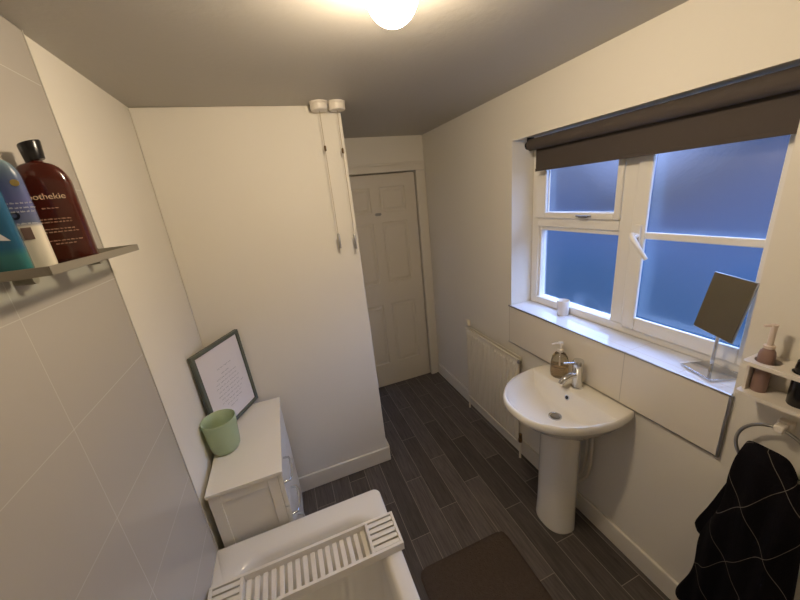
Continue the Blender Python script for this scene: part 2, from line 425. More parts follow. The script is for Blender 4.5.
# ------------------------------------------------------------------ radiator
def radiator():
    t = empty('radiator', 'white ribbed panel radiator on the wall below the window', 'radiator', (1.25, 1.78, 0))
    y0, y1, z0, z1 = 1.475, 2.085, .125, .742
    bm = NB(); n = 18; w = (y1-y0-.02)/n
    prof = [(y0, 1.243), (y0+.006, 1.236)]
    for k in range(n):
        a = y0+.01+k*w
        prof += [(a+.004, 1.236), (a+.008, 1.228), (a+w-.008, 1.228), (a+w-.004, 1.236)]
    prof += [(y1-.006, 1.236), (y1, 1.243)]
    zz = [(z0, .006), (z0+.012, 0), (z0+.03, 0), (z1-.04, 0), (z1-.028, 0), (z1, .004)]
    R = []
    for k, (z, d) in enumerate(zz):
        flat = k in (0, 1, 4, 5) or False
        R.append([((1.236 if (flat and x < 1.236) else x)+d, y, z) for y, x in prof] + [(1.252, y1, z), (1.252, y0, z)])
    rings(bm, R); obj('radiator_panel', rel(t, bm), M['rad'], t, smooth=30)
    for zr in (z1+.001, z0): obj('seam_rail', rel(t, tube([(1.238, y0+.004, zr), (1.238, y1-.004, zr)], .0063, 10)), M['rad'], t, smooth=50)
    cv = NB()
    for k in range(12):
        a = y0+.04+k*.045
        box(cv, 1.2525, 1.266, a, a+.03, z0+.06, z1-.1)
    obj('convector_fins', rel(t, cv), M['rad'], t)
    obj('top_rail', rel(t, B(1.268, 1.274, y0+.01, y1-.01, z1-.02, z1+.004)), M['rad'], t, bev=.001)
    for y in (y0+.012,): obj('bleed_plug', rel(t, cyl((1.243, y-.012, z1-.014), (1.243, y-.026, z1-.014), .012, 16)), M['steel'], t, smooth=40)
    bm = B(1.262, 1.2895, 2.095, 2.12, .745, .795); obj('wall_bracket', rel(t, bm), M['rad'], t, bev=.003)
    bm = B(1.253, 1.2895, 2.0, 2.02, .70, .735); obj('wall_bracket', rel(t, bm), M['rad'], t, bev=.003)
    for y, vm in ((2.078, 'plastic'), (1.45, 'brass')):
        tube_ = tube([(1.245, y+(.02 if y < 1.6 else -.02), .145), (1.245, y-.0, .145), (1.245, y, .13), (1.245, y, .001)], .0075, 12)
        obj('pipe', rel(t, tube_), M['gloss'], t, smooth=50)
        v = lathe([(.008, -.03), (.013, -.025), (.013, 0), (.009, .004), (.011, .01), (.011, .035), (.006, .04)], 18, (1.245, y, .16), True, True)
        obj('radiator_valve', rel(t, v), M[vm], t, smooth=40)
radiator()

# ------------------------------------------------------------------ basin
BY, BH = 1.026, .26
def D(hw, v0, v1, p=2.3, n=44, back=14):
    """closed D outline in (x,y): back line at distance v0 from the wall, front bulge to v1"""
    o = []
    for k in range(n+1):
        a = PI*k/n; c, s = math.cos(a), math.sin(a)
        y = hw*math.copysign(abs(c)**(2/p), c); v = v0+(v1-v0)*abs(s)**(2/p)
        y *= 1-.07*max(0, 1-v/.15)**2
        o.append((XR-.0125-v, BY+y))
    for k in range(1, back):
        o.append((XR-.0125-v0, BY+(1-.07*max(0, 1-v0/.15)**2)*(-hw+2*hw*k/back)))
    return o
def basin():
    t = empty('pedestal_basin', 'white ceramic pedestal wash basin below the window', 'wash basin', (1.1, BY, 0))
    Z = .806
    def ring(hw, v0, v1, z, p=2.3, zb=None):
        return [(x, y, z) for x, y in D(hw, v0, v1, p)]
    R = [ring(.10, .06, .21, .58), ring(.13, .03, .25, .625), ring(.175, .004, .31, .66), ring(.222, .001, .375, .712), ring(.248, .0005, .415, .752),
         ring(BH, .0004, .434, .768), ring(BH+.001, .0003, .437, .782), ring(BH, .0004, .437, .796), ring(BH-.004, .0008, .433, Z-.002), ring(BH-.009, .006, .428, Z),
         ring(.243, .105, .419, Z-.001), ring(.238, .110, .413, Z-.007), ring(.234, .114, .407, Z-.022), ring(.222, .121, .388, .752), ring(.19, .132, .350, .724), ring(.13, .148, .295, .706), ring(.07, .168, .245, .699), ring(.022, .182, .226, .6965)]
    bm = NB(); rings(bm, R)
    obj('basin_bowl', rel(t, bm), M['ceramic'], t, smooth=60)
    # pedestal
    R = []
    for z, rx, ry in ((0, .098, .104), (.01, .099, .105), (.03, .097, .102), (.12, .094, .099), (.35, .092, .098), (.56, .091, .097), (.62, .1, .106), (.65, .105, .12)):
        R.append([(1.142-rx*math.copysign(abs(math.sin(a))**.85, math.sin(a)), BY+.004+ry*math.copysign(abs(math.cos(a))**.85, math.cos(a)), z) for a in [PI*k/24 for k in range(25)]]
                 + [(1.16, BY+.004-ry*.97, z), (1.21, BY+.004-ry*.6, z), (1.21, BY+.004+ry*.6, z), (1.16, BY+.004+ry*.97, z)])
    bm = NB(); rings(bm, R); obj('pedestal', rel(t, bm), M['ceramic'], t, smooth=50)
    px = XR-.0125-.204
    dr = lathe([(.001, .0), (.021, 0), (.023, .0015), (.029, .002), (.030, -.001), (.001, -.002)], 28, (px+.002, BY-.013, .6992)); d = obj('drain', rel(t, dr), M['chrome'], t, smooth=40)
    d2 = lathe([(.001, .003), (.0195, .003), (.0195, .0016), (.001, .0016)], 24, (px+.002, BY-.013, .6992)); obj('plug', rel(t, d2), M['steel'], d, smooth=40)
    # overflow on the sloping back face
    bm = lathe([(.001, .0), (.008, .0), (.0085, .003), (.0125, .003), (.0125, 0), (.001, -.001)], 20); rot = Matrix.Rotation(math.radians(-68), 4, 'Y')
    bmesh.ops.transform(bm, matrix=Matrix.Translation((XR-.0125-.117, BY-.0, .768)) @ rot, verts=bm.verts)
    o = obj('overflow_ring', rel(t, bm), M['chrome'], t, smooth=40)
    bm = lathe([(.0005, .0035), (.008, .0035), (.008, .001)], 16)
    bmesh.ops.transform(bm, matrix=Matrix.Translation((XR-.0125-.117, BY-.0, .768)) @ rot, verts=bm.verts)
    obj('overflow_hole', rel(t, bm), M['dark'], o)
    # mixer tap
    tx, ty = 1.225, 1.032
    bm = lathe([(.001, 0), (.028, 0), (.028, .006), (.0235, .009), (.0235, .104), (.0245, .106), (.0245, .142), (.022, .147), (.001, .148)], 32, (tx, ty, Z-.0005))
    tp = obj('mixer_tap', rel(t, bm), M['chrome'], t, smooth=35)
    sp = tube([(tx-.01, ty, Z+.072), (tx-.04, ty+.006, Z+.071), (tx-.066, ty+.01, Z+.062), (tx-.082, ty+.013, Z+.048), (tx-.088, ty+.014, Z+.036)], [.016, .0155, .014, .0135, .0125], 18)
    obj('spout', rel(t, sp), M['chrome'], tp, smooth=50)
    lv = tube([(tx-.01, ty, Z+.134), (tx-.045, ty+.011, Z+.137), (tx-.072, ty+.022, Z+.139)], [.006, .0045, .004], 10)
    obj('lever', rel(t, lv), M['chrome'], tp, smooth=50)
    for y in (.945, .975):
        obj('water_pipe', rel(t, tube([(1.255, y, .7), (1.255, y, .4), (1.252, y+.01, .3), (1.235, y+.045, .24), (1.21, y+.06, .22)], .0075, 12)), M['gloss'], t, smooth=60)
basin()

# soap dispenser
t = empty('soap_dispenser', 'clear pump bottle of amber hand soap on the basin beside the tap', 'soap dispenser', (1.2325, 1.15, .8068))
def bottle_prof(pr, n=32, c=(0, 0, 0), sx=1, sy=1): return lathe(pr, n, c, True, True, sx=sx, sy=sy)
obj('bottle_body', bottle_prof([(.037, 0), (.042, .006), (.044, .03), (.042, .08), (.037, .108), (.026, .128), (.013, .134), (.013, .137)]), M['clear'], t, smooth=45)
obj('liquid_soap', bottle_prof([(.035, .004), (.039, .009), (.041, .03), (.040, .06), (.001, .0602)]), M['soap'], t, smooth=45)
bm = lathe([(.001, .1375), (.0145, .1375), (.0145, .151), (.006, .153), (.005, .176), (.012, .178), (.012, .19), (.001, .191)], 20)
tube([(0, 0, .184), (-.02, .012, .185), (-.036, .02, .179)], .0045, 8, bm)
obj('pump_head', bm, M['plastic'], t, smooth=40)
obj('dip_tube', cyl((0, 0, .061), (0, 0, .137), .003, 8), M['plastic'], t)

# candle cup on sill
CXY = (1.4055, 1.308)
t = empty('candle_cup', 'small ribbed white candle cup on the window sill', 'candle', (CXY[0], CXY[1], WZ0+.0025))
R = []; n = 60
for r, z in ((.026, 0), (.029, .004), (.0325, .082), (.0315, .084), (.0295, .082), (.028, .055), (.001, .055)):
    R.append([(r*(1+(.025*math.cos(15*2*PI*i/n) if .002 < z < .083 and r > .0288 else 0))*math.cos(2*PI*i/n), r*math.sin(2*PI*i/n), z) for i in range(n)])
bm = NB(); rings(bm, R, True, False); obj('cup', bm, M['candle'], t, smooth=60)
obj('wax', lathe([(.0005, .0575), (.0275, .0575), (.0275, .0555), (.0005, .0555)], 28), mat('cream_wax', srgb(225, 212, 190), .5, sss=.2), t, smooth=40)
obj('wick', cyl((0, 0, .058), (.001, 0, .067), .0012, 6), M['dark'], t)

# vanity mirror
SB = Vector((1.374, .607, WZ0+.0025))
t = empty('vanity_mirror', 'square tilted make-up mirror on a steel stand on the window sill', 'mirror', SB, rotz=math.radians(-19))
inv = (Matrix.Translation(SB) @ Matrix.Rotation(math.radians(-19), 4, 'Z')).inverted()
obj('base', B(-.057, .057, -.062, .062, 0, .009), M['chrome'], t, bev=.002)
CM = Vector((1.366, .605, 1.316+.002))
u = (Vector((1.295, .503, 1.433)) - Vector((1.367, .645, 1.432))).normalized()
w = (Vector((1.367, .645, 1.432)) - Vector((1.333, .662, 1.235))).normalized()
nrm = u.cross(w).normalized(); w = nrm.cross(u).normalized()
if nrm.x > 0: nrm = -nrm
mm = Matrix(((u.x, w.x, nrm.x, CM.x), (u.y, w.y, nrm.y, CM.y), (u.z, w.z, nrm.z, CM.z), (0, 0, 0, 1)))
full = inv @ mm
if full.determinant() < 0: pass
bm = B(-.083, .083, -.104, .104, -.004, .002, mtx=full); obj('mirror_frame', bm, M['steel'], t, bev=.0015)
bm = B(-.0805, .0805, -.1015, .1015, .0022, .0035, mtx=full); obj('mirror_plate', bm, M['mirror'], t)
js = inv @ (CM - nrm*.012 - w*.02)
bm = NB(); tube([(0, 0, .0092), (js.x*.3, js.y*.3, js.z*.55), tuple(js)], .0055, 12, bm); bmesh.ops.create_uvsphere(bm, u_segments=14, v_segments=10, radius=.011, matrix=Matrix.Translation(js))
obj('stem', bm, M['chrome'], t, smooth=60)

# ------------------------------------------------------------------ bottle holder on right wall
t = empty('wall_bottle_holder', 'white two-tier wall bottle holder with round holes by the window', 'holder', (1.245, .34, 1.118))
HX0, HX1, HY0, HY1 = 1.195, 1.2895, .215, .462
def slab_with_holes(z0, z1, holes):
    bm = NB(); o = rect_round(HX1-HX0, HY1-HY0, .012, 4, (HX0+HX1)/2, (HY0+HY1)/2)
    from mathutils.geometry import tessellate_polygon
    loops = [[Vector((x, y, 0)) for x, y in o]]
    for (cx, cy, r) in holes: loops.append([Vector((cx+r*math.cos(2*PI*k/28), cy+r*math.sin(2*PI*k/28), 0)) for k in range(28)])
    flat = [p for l in loops for p in l]; tr = tessellate_polygon(loops)
    top = [bm.verts.new((p.x, p.y, z1)) for p in flat]; bot = [bm.verts.new((p.x, p.y, z0)) for p in flat]
    for a, b, c in tr: bm.faces.new((top[a], top[b], top[c])); bm.faces.new((bot[c], bot[b], bot[a]))
    k = 0
    for l in loops:
        n = len(l)
        for i in range(n):
            j = (i+1) % n; bm.faces.new((top[k+i], top[k+j], bot[k+j], bot[k+i]))
        k += n
    return bm
HH = [(1.24, .424, .028), (1.24, .346, .030), (1.24, .266, .026)]
obj('upper_tier', rel(t, slab_with_holes(1.217, 1.229, HH)), M['plastic'], t, smooth=30)
obj('lower_tier', rel(t, slab_with_holes(1.118, 1.13, [])), M['plastic'], t, smooth=30)
bm = B(1.283, HX1, .225, .452, 1.13, 1.217); obj('back_plate', rel(t, bm), M['plastic'], t)
for y in (.449, .2215): obj('side_panel', rel(t, B(1.215, 1.283, y, y+.007, 1.13, 1.217)), M['plastic'], t, bev=.001)

t = empty('pump_bottle', 'dusty pink pump bottle standing in the white wall holder', 'bottle', (1.24, .430, 1.1305))
obj('bottle_body', bottle_prof([(.0165, 0), (.018, .004), (.018, .118), (.016, .128), (.012, .134), (.011, .138)]), M['pink'], t, smooth=40)
bm = lathe([(.001, .1385), (.0125, .1385), (.0125, .146), (.0068, .148), (.0068, .203), (.008, .204), (.008, .210), (.001, .2105)], 20)
tube([(0, 0, .206), (-.008, .008, .2065), (-.016, .015, .205)], .0042, 8, bm)
obj('pump_head', bm, mat('cream_pump', srgb(214, 196, 180), .4), t, smooth=40)
t = empty('tube_bottle', 'black bottle standing in the white wall holder at the photo edge', 'bottle', (1.24, .346, 1.1305))
obj('bottle_body', bottle_prof([(.023, 0), (.025, .004), (.026, .11), (.024, .13), (.012, .138)]), M['black'], t, smooth=40)
obj('cap', bottle_prof([(.014, .1385), (.014, .163), (.011, .166)]), M['black'], t, smooth=40)

# ------------------------------------------------------------------ towel ring + towel
RC = Vector((1.238, .368, .950)); RR = .080
t = empty('towel_ring', 'chrome towel ring on the wall below the bottle holder', 'towel ring', (XR-.001, .368, 1.04))
ring = [(RC.x+.012*math.cos(a), RC.y+RR*math.sin(a), RC.z+RR*math.cos(a)) for a in [2*PI*k/48 for k in range(48)]]
obj('ring', rel(t, tube(ring, .0048, 12, closed=True)), M['steel'], t, smooth=60)
bm = NB(); box(bm, 1.235, 1.264, .357, .379, 1.022, 1.046); box(bm, 1.2635, 1.2893, .352, .384, 1.01, 1.05)
obj('mount', rel(t, bm), M['plastic'], t, bev=.004)

def towel():
    """thick drape pinched through the ring, widening and folding downwards"""
    nz, na = 64, 72; R = []; uv = []
    for k in range(nz+1):
        s = k/nz; z = .965-.80*s
        if s < .06: e = (s/.06)
        else: e = 1
        yl = .425 + .012*min(1, s*5) + .056*max(0, (s-.25)/.75)**1.0     # far edge
        yl += .010*math.sin(s*13+.6)*min(1, s*3)
        yr = .312 - .03*min(1, s*4) - .075*s
        if s < .1: f = (s/.1)**.5; yc = .368; yl = yc+(yl-yc)*(.85+.15*f); yr = yc+(yr-yc)*(.55+.45*f)
        cy, hw = (yl+yr)/2, (yl-yr)/2
        th = .026+.022*min(1, s*3); th *= (.35+.65*math.sin(min(1, e)*PI/2))
        row = []
        for i in range(na):
            a = 2*PI*i/na; c, q = math.cos(a), math.sin(a)
            y = cy+hw*math.copysign(abs(c)**.8, c)
            fold = .010*math.sin(y*95+2.2*s+1)*min(1, s*4) + .006*math.sin(y*47-5*s)
            x = 1.228 + (-th*math.copysign(abs(q)**.7, q)*.95) + (fold if q > 0 else fold*.3)
            x = min(x, 1.268)
            zz = z
            zz = max(z, .425-.30*((y-.318)/.038)**2 + .004*s)
            row.append((x, y, zz))
        R.append(row)
    bm = NB(); rings(bm, R)
    l = bm.loops.layers.uv.new('UVMap')
    for f in bm.faces:
        for lp in f.loops: lp[l].uv = (lp.vert.co.y + .25*(1.228-lp.vert.co.x), lp.vert.co.z)
    # back flap whose corner sticks out at the left
    pts = [(.455, .80), (.505, .50), (.488, .43), (.44, .40)]
    g = []
    for dx in (1.246, 1.262): g.append([(dx, y, z) for y, z in ((.41, .86), (.445, .80), (.466, .66), (.504, .525), (.51, .495), (.497, .462), (.47, .45), (.41, .42))])
    rings(bm, g)
    o = obj('towel', bm, M['towel'], None, smooth=80)
    sd = o.modifiers.new('Subdivision', 'SUBSURF'); sd.levels = 1; sd.render_levels = 1
    return tag(o, 'black towel with thin pale diamond lines hanging from the towel ring', 'towel')
towel()

# ------------------------------------------------------------------ bath mat
def bmat():
    bm = NB(); nx, ny = 60, 70; x0, x1, y0, y1 = .318, .825, .32, 1.09
    g = [[None]*(ny+1) for _ in range(nx+1)]
    for i in range(nx+1):
        for j in range(ny+1):
            u, v = i/nx, j/ny; x = x0+(x1-x0)*u; y = y0+(y1-y0)*v
            cx, cy = (u-.5)*2, (v-.5)*2
            e = max(abs(cx), abs(cy))
            # round the corners
            r = .05; dx = max(0, abs(x-(x0+x1)/2)-((x1-x0)/2-r)); dy = max(0, abs(y-(y0+y1)/2)-((y1-y0)/2-r)); dd = math.hypot(dx, dy)
            if dd > r and dd > 0:
                x -= math.copysign(dx*(1-r/dd), x-(x0+x1)/2); y -= math.copysign(dy*(1-r/dd), y-(y0+y1)/2)
            edge = min(1, min(u, 1-u)*18, min(v, 1-v)*22)
            z = .003+.013*math.sqrt(edge)+random.uniform(-.0016, .0016)*edge
            g[i][j] = bm.verts.new((x, y, z))
    for i in range(nx):
        for j in range(ny): bm.faces.new((g[i][j], g[i+1][j], g[i+1][j+1], g[i][j+1]))
    low = bmesh.ops.extrude_edge_only(bm, edges=[e for e in bm.edges if e.is_boundary])
    for v in low['geom']:
        if isinstance(v, bmesh.types.BMVert): v.co.z = .0005
    m = mat('brown_mat_pile', srgb(92, 80, 71), .95, bump=1, bscale=160, var=.35, vscale=60, bdist=.006, spec=.1)
    return tag(obj('bath_mat', bm, m, smooth=80), 'dark brown bath mat on the floor beside the bath', 'bath mat')
bmat()

# ------------------------------------------------------------------ bathtub
def bath():
    t = empty('bathtub', 'white bathtub along the tiled left wall', 'bathtub', (-.14, .34, 0))
    x0, x1, y0, y1, Z = XL+.0075, .203, -.5, 1.193, .502
    cx, cy, W, Ln = (x0+x1)/2, (y0+y1)/2, x1-x0, y1-y0
    def rr(w, l, r, z, oy=0, ox=0, rl=None): return [(x, y, z) for x, y in rect_round(w, l, r, 8, cx+ox, cy+oy, rl)]
    R = [rr(W-.008, Ln-.012, .028, Z-.04, 0, -.004, .004), rr(W-.002, Ln-.002, .030, Z-.036, 0, -.001, .004), rr(W, Ln, .030, Z-.01, 0, 0, .004), rr(W-.003, Ln-.006, .030, Z-.003, 0, -.0015, .004), rr(W-.010, Ln-.018, .028, Z, 0, -.005, .004),
         rr(W-.1, Ln-.15, .10, Z-.001, -.01), rr(W-.118, Ln-.17, .11, Z-.006, -.01), rr(W-.132, Ln-.19, .12, Z-.02, -.01), rr(W-.15, Ln-.24, .14, Z-.1, -.01), rr(W-.19, Ln-.34, .16, Z-.25, -.01), rr(W-.24, Ln-.46, .15, Z-.34, -.01), rr(W-.34, Ln-.6, .1, Z-.365, -.01)]
    bm = NB(); rings(bm, R, False, True)
    obj('tub', rel(t, bm), M['acrylic'], t, smooth=70)
    obj('side_panel', rel(t, B(x1-.03, x1-.012, y0+.01, y1-.012, .0005, Z-.038)), M['acrylic'], t, bev=.002)
    obj('end_panel', rel(t, B(x0+.005, x1-.031, y1-.03, y1-.012, .0005, Z-.038)), M['acrylic'], t, bev=.002)
bath()

# bath caddy
def caddy():
    t = empty('bath_caddy', 'white slatted wooden bath tray laid across the bath', 'bath tray', (-.13, .945, .503))
    X0, X1, Y0, Y1, Z0, Z1 = -.474, .214, .876, 1.02, .5025, .537
    w = .011
    bm = NB()
    box(bm, X0, X1, Y0, Y0+w, Z0, Z1); box(bm, X0, X1, Y1-w, Y1, Z0, Z1)
    box(bm, X0, X0+w, Y0+w, Y1-w, Z0, Z1); box(bm, X1-w, X1, Y0+w, Y1-w, Z0, Z1)
    obj('tray_frame', rel(t, bm), M['caddy'], t, bev=.0015)
    D1, D2 = .098, -.366
    for x in (D1, D2): obj('divider', rel(t, B(x-w/2, x+w/2, Y0+w, Y1-w, Z0, Z1-.001)), M['caddy'], t, bev=.0015)
    bm = NB(); n = 16; L = D1-D2-w; p = L/n
    for k in range(n):
        a = D2+w/2+p*k+p*.2; box(bm, a, a+p*.58, Y0+w, Y1-w, Z0+.001, Z0+.008)
    obj('middle_slats', rel(t, bm), M['caddy'], t, bev=.001)
    for (a, b) in ((X0+w, D2-w/2), (D1+w/2, X1-w)):
        bm = NB(); n = 5; p = (Y1-Y0-2*w)/n
        for k in range(n):
            c = Y0+w+p*k+p*.14; box(bm, a, b, c, c+p*.70, Z1-.012, Z1-.004)
        obj('end_slats', rel(t, bm), M['caddy'], t, bev=.001)
caddy()

# ------------------------------------------------------------------ chest of drawers
def dresser():
    x0, x1, y0, y1, h = -.466, -.178, 1.205, 1.797, .757
    t = empty('chest_of_drawers', 'white chest of drawers with bow handles behind the bath', 'chest of drawers', ((x0+x1)/2, (y0+y1)/2, 0))
    obj('top_board', rel(t, B(x0, x1, y0, y1, h-.016, h)), M['dresser'], t, bev=.002)
    bm = NB(); xi = x1-.024
    # side panels with shaker frame facing the bath
    for (ya, yb, s) in ((y0+.008, y0+.024, -1), (y1-.024, y1-.008, 1)):
        box(bm, x0+.004, xi, ya if s > 0 else ya+.006, yb-(.006 if s > 0 else 0), .001, h-.0162)
    for (xa, xb, za, zb) in ((x0+.004, x0+.045, .001, h-.0165), (xi-.04, xi, .001, h-.0165), (x0+.0452, xi-.0402, h-.06, h-.0165), (x0+.0452, xi-.0402, .001, .09)):
        box(bm, xa, xb, y0+.008, y0+.0139, za, zb)
    box(bm, x0+.004, x0+.012, y0+.024, y1-.024, .03, h-.0165); box(bm, x0+.012, xi, y0+.024, y1-.024, .05, .066)
    obj('carcass', rel(t, bm), M['dresser'], t, bev=.001)
    zs = [.05, .215, .385, .56, .738]
    for a, b in zip(zs, zs[1:]):
        bm = B(xi+.001, x1-.006, y0+.01, y1-.01, a+.003, b-.003)
        box(bm, x0+.02, xi-.001, y0+.03, y0+.042, a+.02, b-.03); box(bm, x0+.02, xi-.001, y1-.042, y1-.03, a+.02, b-.03)
        d = obj('drawer', rel(t, bm), M['dresser'], t, bev=.0015)
        zc = (a+b)/2+.04; yc = 1.29
        pts = [(x1-.0055, yc-.075, zc), (x1+.018, yc-.070, zc), (x1+.026, yc-.05, zc), (x1+.028, yc, zc), (x1+.026, yc+.05, zc), (x1+.018, yc+.07, zc), (x1-.0055, yc+.075, zc)]
        obj('handle', rel(t, tube(pts, .005, 10)), M['chrome'], d, smooth=60)
dresser()

# vase
t = empty('glass_vase', 'frosted green glass vase on the chest of drawers', 'vase', (-.414, 1.465, .7575))
R = []; n = 56
prof = [(.001, 0), (.040, 0), (.051, .005), (.059, .018), (.063, .045), (.067, .11), (.071, .158), (.0715, .164), (.070, .1655), (.0675, .163), (.063, .11), (.058, .045), (.052, .018), (.001, .014)]
for r, z in prof:
    R.append([(r*math.cos(2*PI*i/n), r*math.sin(2*PI*i/n), z) for i in range(n)])
bm = NB(); rings(bm, R, False, False); bmesh.ops.remove_doubles(bm, verts=bm.verts, dist=.0003)
tag_ = obj('vase_body', bm, M['vase'], t, smooth=60)

# picture frame leaning in the corner
def picture():
    TLp, TRp, BRp, BLp = Vector((-.473, 1.551, 1.196)), Vector((-.31, 1.838, 1.196)), Vector((-.292, 1.835, .768)), Vector((-.455, 1.551, .768))
    c = (TLp+TRp+BRp+BLp)/4
    u = ((TRp-TLp)+(BRp-BLp)).normalized(); w = ((TLp-BLp)+(TRp-BRp)).normalized()
    n = u.cross(w).normalized()      # towards the room
    if n.x < 0: n = -n
    w = (w-u*w.dot(u)).normalized()
    wd, ht = .33, .43
    mm = Matrix(((u.x, w.x, n.x, c.x), (u.y, w.y, n.y, c.y), (u.z, w.z, n.z, c.z), (0, 0, 0, 1)))
    t = empty('picture_frame', 'grey-green framed print of handwritten text leaning on the chest of drawers', 'picture', (c.x, c.y, .7575))
    ti = Matrix.Translation(-Vector(t.location)) @ mm
    bm = NB(); f = .018; a, b = wd/2, ht/2
    box(bm, -a, a, b-f, b, -.016, .004, mtx=ti); box(bm, -a, a, -b, -b+f, -.016, .004, mtx=ti)
    box(bm, -a, -a+f, -b+f, b-f, -.016, .004, mtx=ti); box(bm, a-f, a, -b+f, b-f, -.016, .004, mtx=ti)
    obj('frame', bm, M['frame'], t, bev=.0015)
    pr = obj('print', B(-a+f+.0005, a-f-.0005, -b+f+.0005, b-f-.0005, -.012, -.004, mtx=ti), M['paper'], t)
    bm = NB(); rnd = random.Random(3)
    widths = [.085, .05, .13, .155, .165, .15, .17, .14, .15, .09, .06]
    for k, wl in enumerate(widths):
        zz = .085-.0205*k-(.008 if k > 0 else 0); xx = -wl/2
        while xx < wl/2:
            ln = rnd.uniform(.014, .03); m_ = int(ln/.0014); pts = []
            for q in range(m_+1):
                s = q/m_; pts.append((xx+ln*s, zz+.0026*math.sin(q*1.9+k)+rnd.uniform(-.0012, .0012)+(.003 if rnd.random() < .12 else 0)))
            for (p, q) in zip(pts, pts[1:]):
                vs = [ti @ Vector((p[0], p[1]-.0007, -.0036)), ti @ Vector((q[0], q[1]-.0007, -.0036)), ti @ Vector((q[0], q[1]+.0007, -.0036)), ti @ Vector((p[0], p[1]+.0007, -.0036))]
                bm.faces.new([bm.verts.new(v) for v in vs])
            xx += ln+.005
    obj('handwriting', bm, M['ink'], pr)
picture()

# ------------------------------------------------------------------ shelf and bottles, left wall
SX0, SX1, SY0, SY1, SZ = XL+.0075, -.388, .752, 1.165, 1.728
t = empty('bathroom_shelf', 'narrow grey metal wall shelf on the tiles above the bath', 'shelf', (XL+.01, .96, 1.715))
bm = NB(); box(bm, SX0, SX1-.003, SY0+.003, SY1-.003, 1.713, 1.718)
obj('shelf_board', rel(t, bm), M['pane_clear'], t)
bm = NB(); box(bm, SX1-.003, SX1, SY0, SY1, 1.712, SZ+.001); box(bm, SX0, SX1-.003, SY0, SY0+.003, 1.712, SZ+.001); box(bm, SX0, SX1-.003, SY1-.003, SY1, 1.712, SZ+.001)
obj('rim', rel(t, bm), M['shelf'], t, bev=.0008)
for y in (.82, 1.08):
    obj('bracket', rel(t, cyl((SX0, y, 1.703), (SX0+.03, y, 1.703), .0092, 16)), M['shelf'], t, smooth=40)

def flat_bottle(name, label, loc, rz, w, d, hs, hshoulder, body_m, sq=.62):
    """oval/rounded bottle: list of (scale, z)"""
    t = empty(name, label, 'bottle', loc, rotz=rz)
    def ring(s, z, n=48):
        r = []
        for i in range(n):
            a = 2*PI*i/n; c, q = math.cos(a), math.sin(a)
            r.append((w/2*s*math.copysign(abs(c)**sq, c), d/2*(.4+.6*s)*math.copysign(abs(q)**sq, q), z))
        return r
    P = [(.9, 0), (.98, .004), (1, .012), (1, hs)]
    for k in range(1, 9):
        a = PI/2*k/9; P.append((.3+.7*math.cos(a)**.9, hs+(hshoulder-hs)*math.sin(a)))
    P.append((.26, hshoulder+.001)); P.append((.26, hshoulder+.004))
    bm = NB(); rings(bm, [ring(s, z) for s, z in P])
    obj('bottle_body', bm, body_m, t, smooth=60)
    return t
def text_on(t, s, size, loc, m, name='label_text', rot=0):
    cu = bpy.data.curves.new(name, 'FONT'); cu.body = s; cu.size = size; cu.align_x = 'CENTER'; cu.extrude = .0001
    tmp = bpy.data.objects.new(name, cu); C.objects.link(tmp)
    dg = bpy.context.evaluated_depsgraph_get(); me = bpy.data.meshes.new_from_object(tmp.evaluated_get(dg))
    C.objects.unlink(tmp); bpy.data.objects.remove(tmp)
    me.materials.clear(); me.materials.append(m)
    o = bpy.data.objects.new(name, me); C.objects.link(o); o.parent = t
    o.location = loc; o.rotation_euler = (PI/2, 0, rot)
    return o
def squiggles(t, rows, y, m, name='small_print'):
    bm = NB(); rnd = random.Random(5)
    for (xc, wl, z, hh) in rows:
        xx = xc-wl/2
        while xx < xc+wl/2:
            ln = rnd.uniform(.003, .008); k = max(2, int(ln/.0009))
            for q in range(k):
                a = xx+ln*q/k; h1 = hh*rnd.uniform(.5, 1)
                bm.faces.new([bm.verts.new(v) for v in ((a, y, z), (a+.00055, y, z), (a+.00055, y, z+h1), (a, y, z+h1))])
            xx += ln+.0018
    return obj(name, bm, m, t)

rz = math.radians(14)
t = flat_bottle('shower_gel_bottle', 'dark brown bottle with a black cap on the wall shelf', (-.4355, .94, 1.7185), rz, .086, .048, .160, .205, M['brown'])
bm = NB(); R = []
for (s, z) in ((.0155, .2095), (.0160, .212), (.0185, .242), (.0175, .2445), (.001, .2445)): R.append([(s*math.cos(2*PI*i/28), s*math.sin(2*PI*i/28), z+(.005*math.cos(2*PI*i/28) if z > .2 and s > .01 else 0)) for i in range(28)])
rings(bm, R, True, False); obj('cap', bm, M['black'], t, smooth=45)
text_on(t, 'apothekie', .0165, (-.0045, -.0246, .133), M['cream_ink'], 'lettering')
squiggles(t, [(-.004, .022, .114, .0025), (0, .048, .092, .0028), (.0, .05, .086, .0028), (.0, .046, .072, .0024), (0, .05, .066, .0024), (0, .058, .048, .0026), (0, .03, .041, .0026)], -.0247, M['cream_ink'])

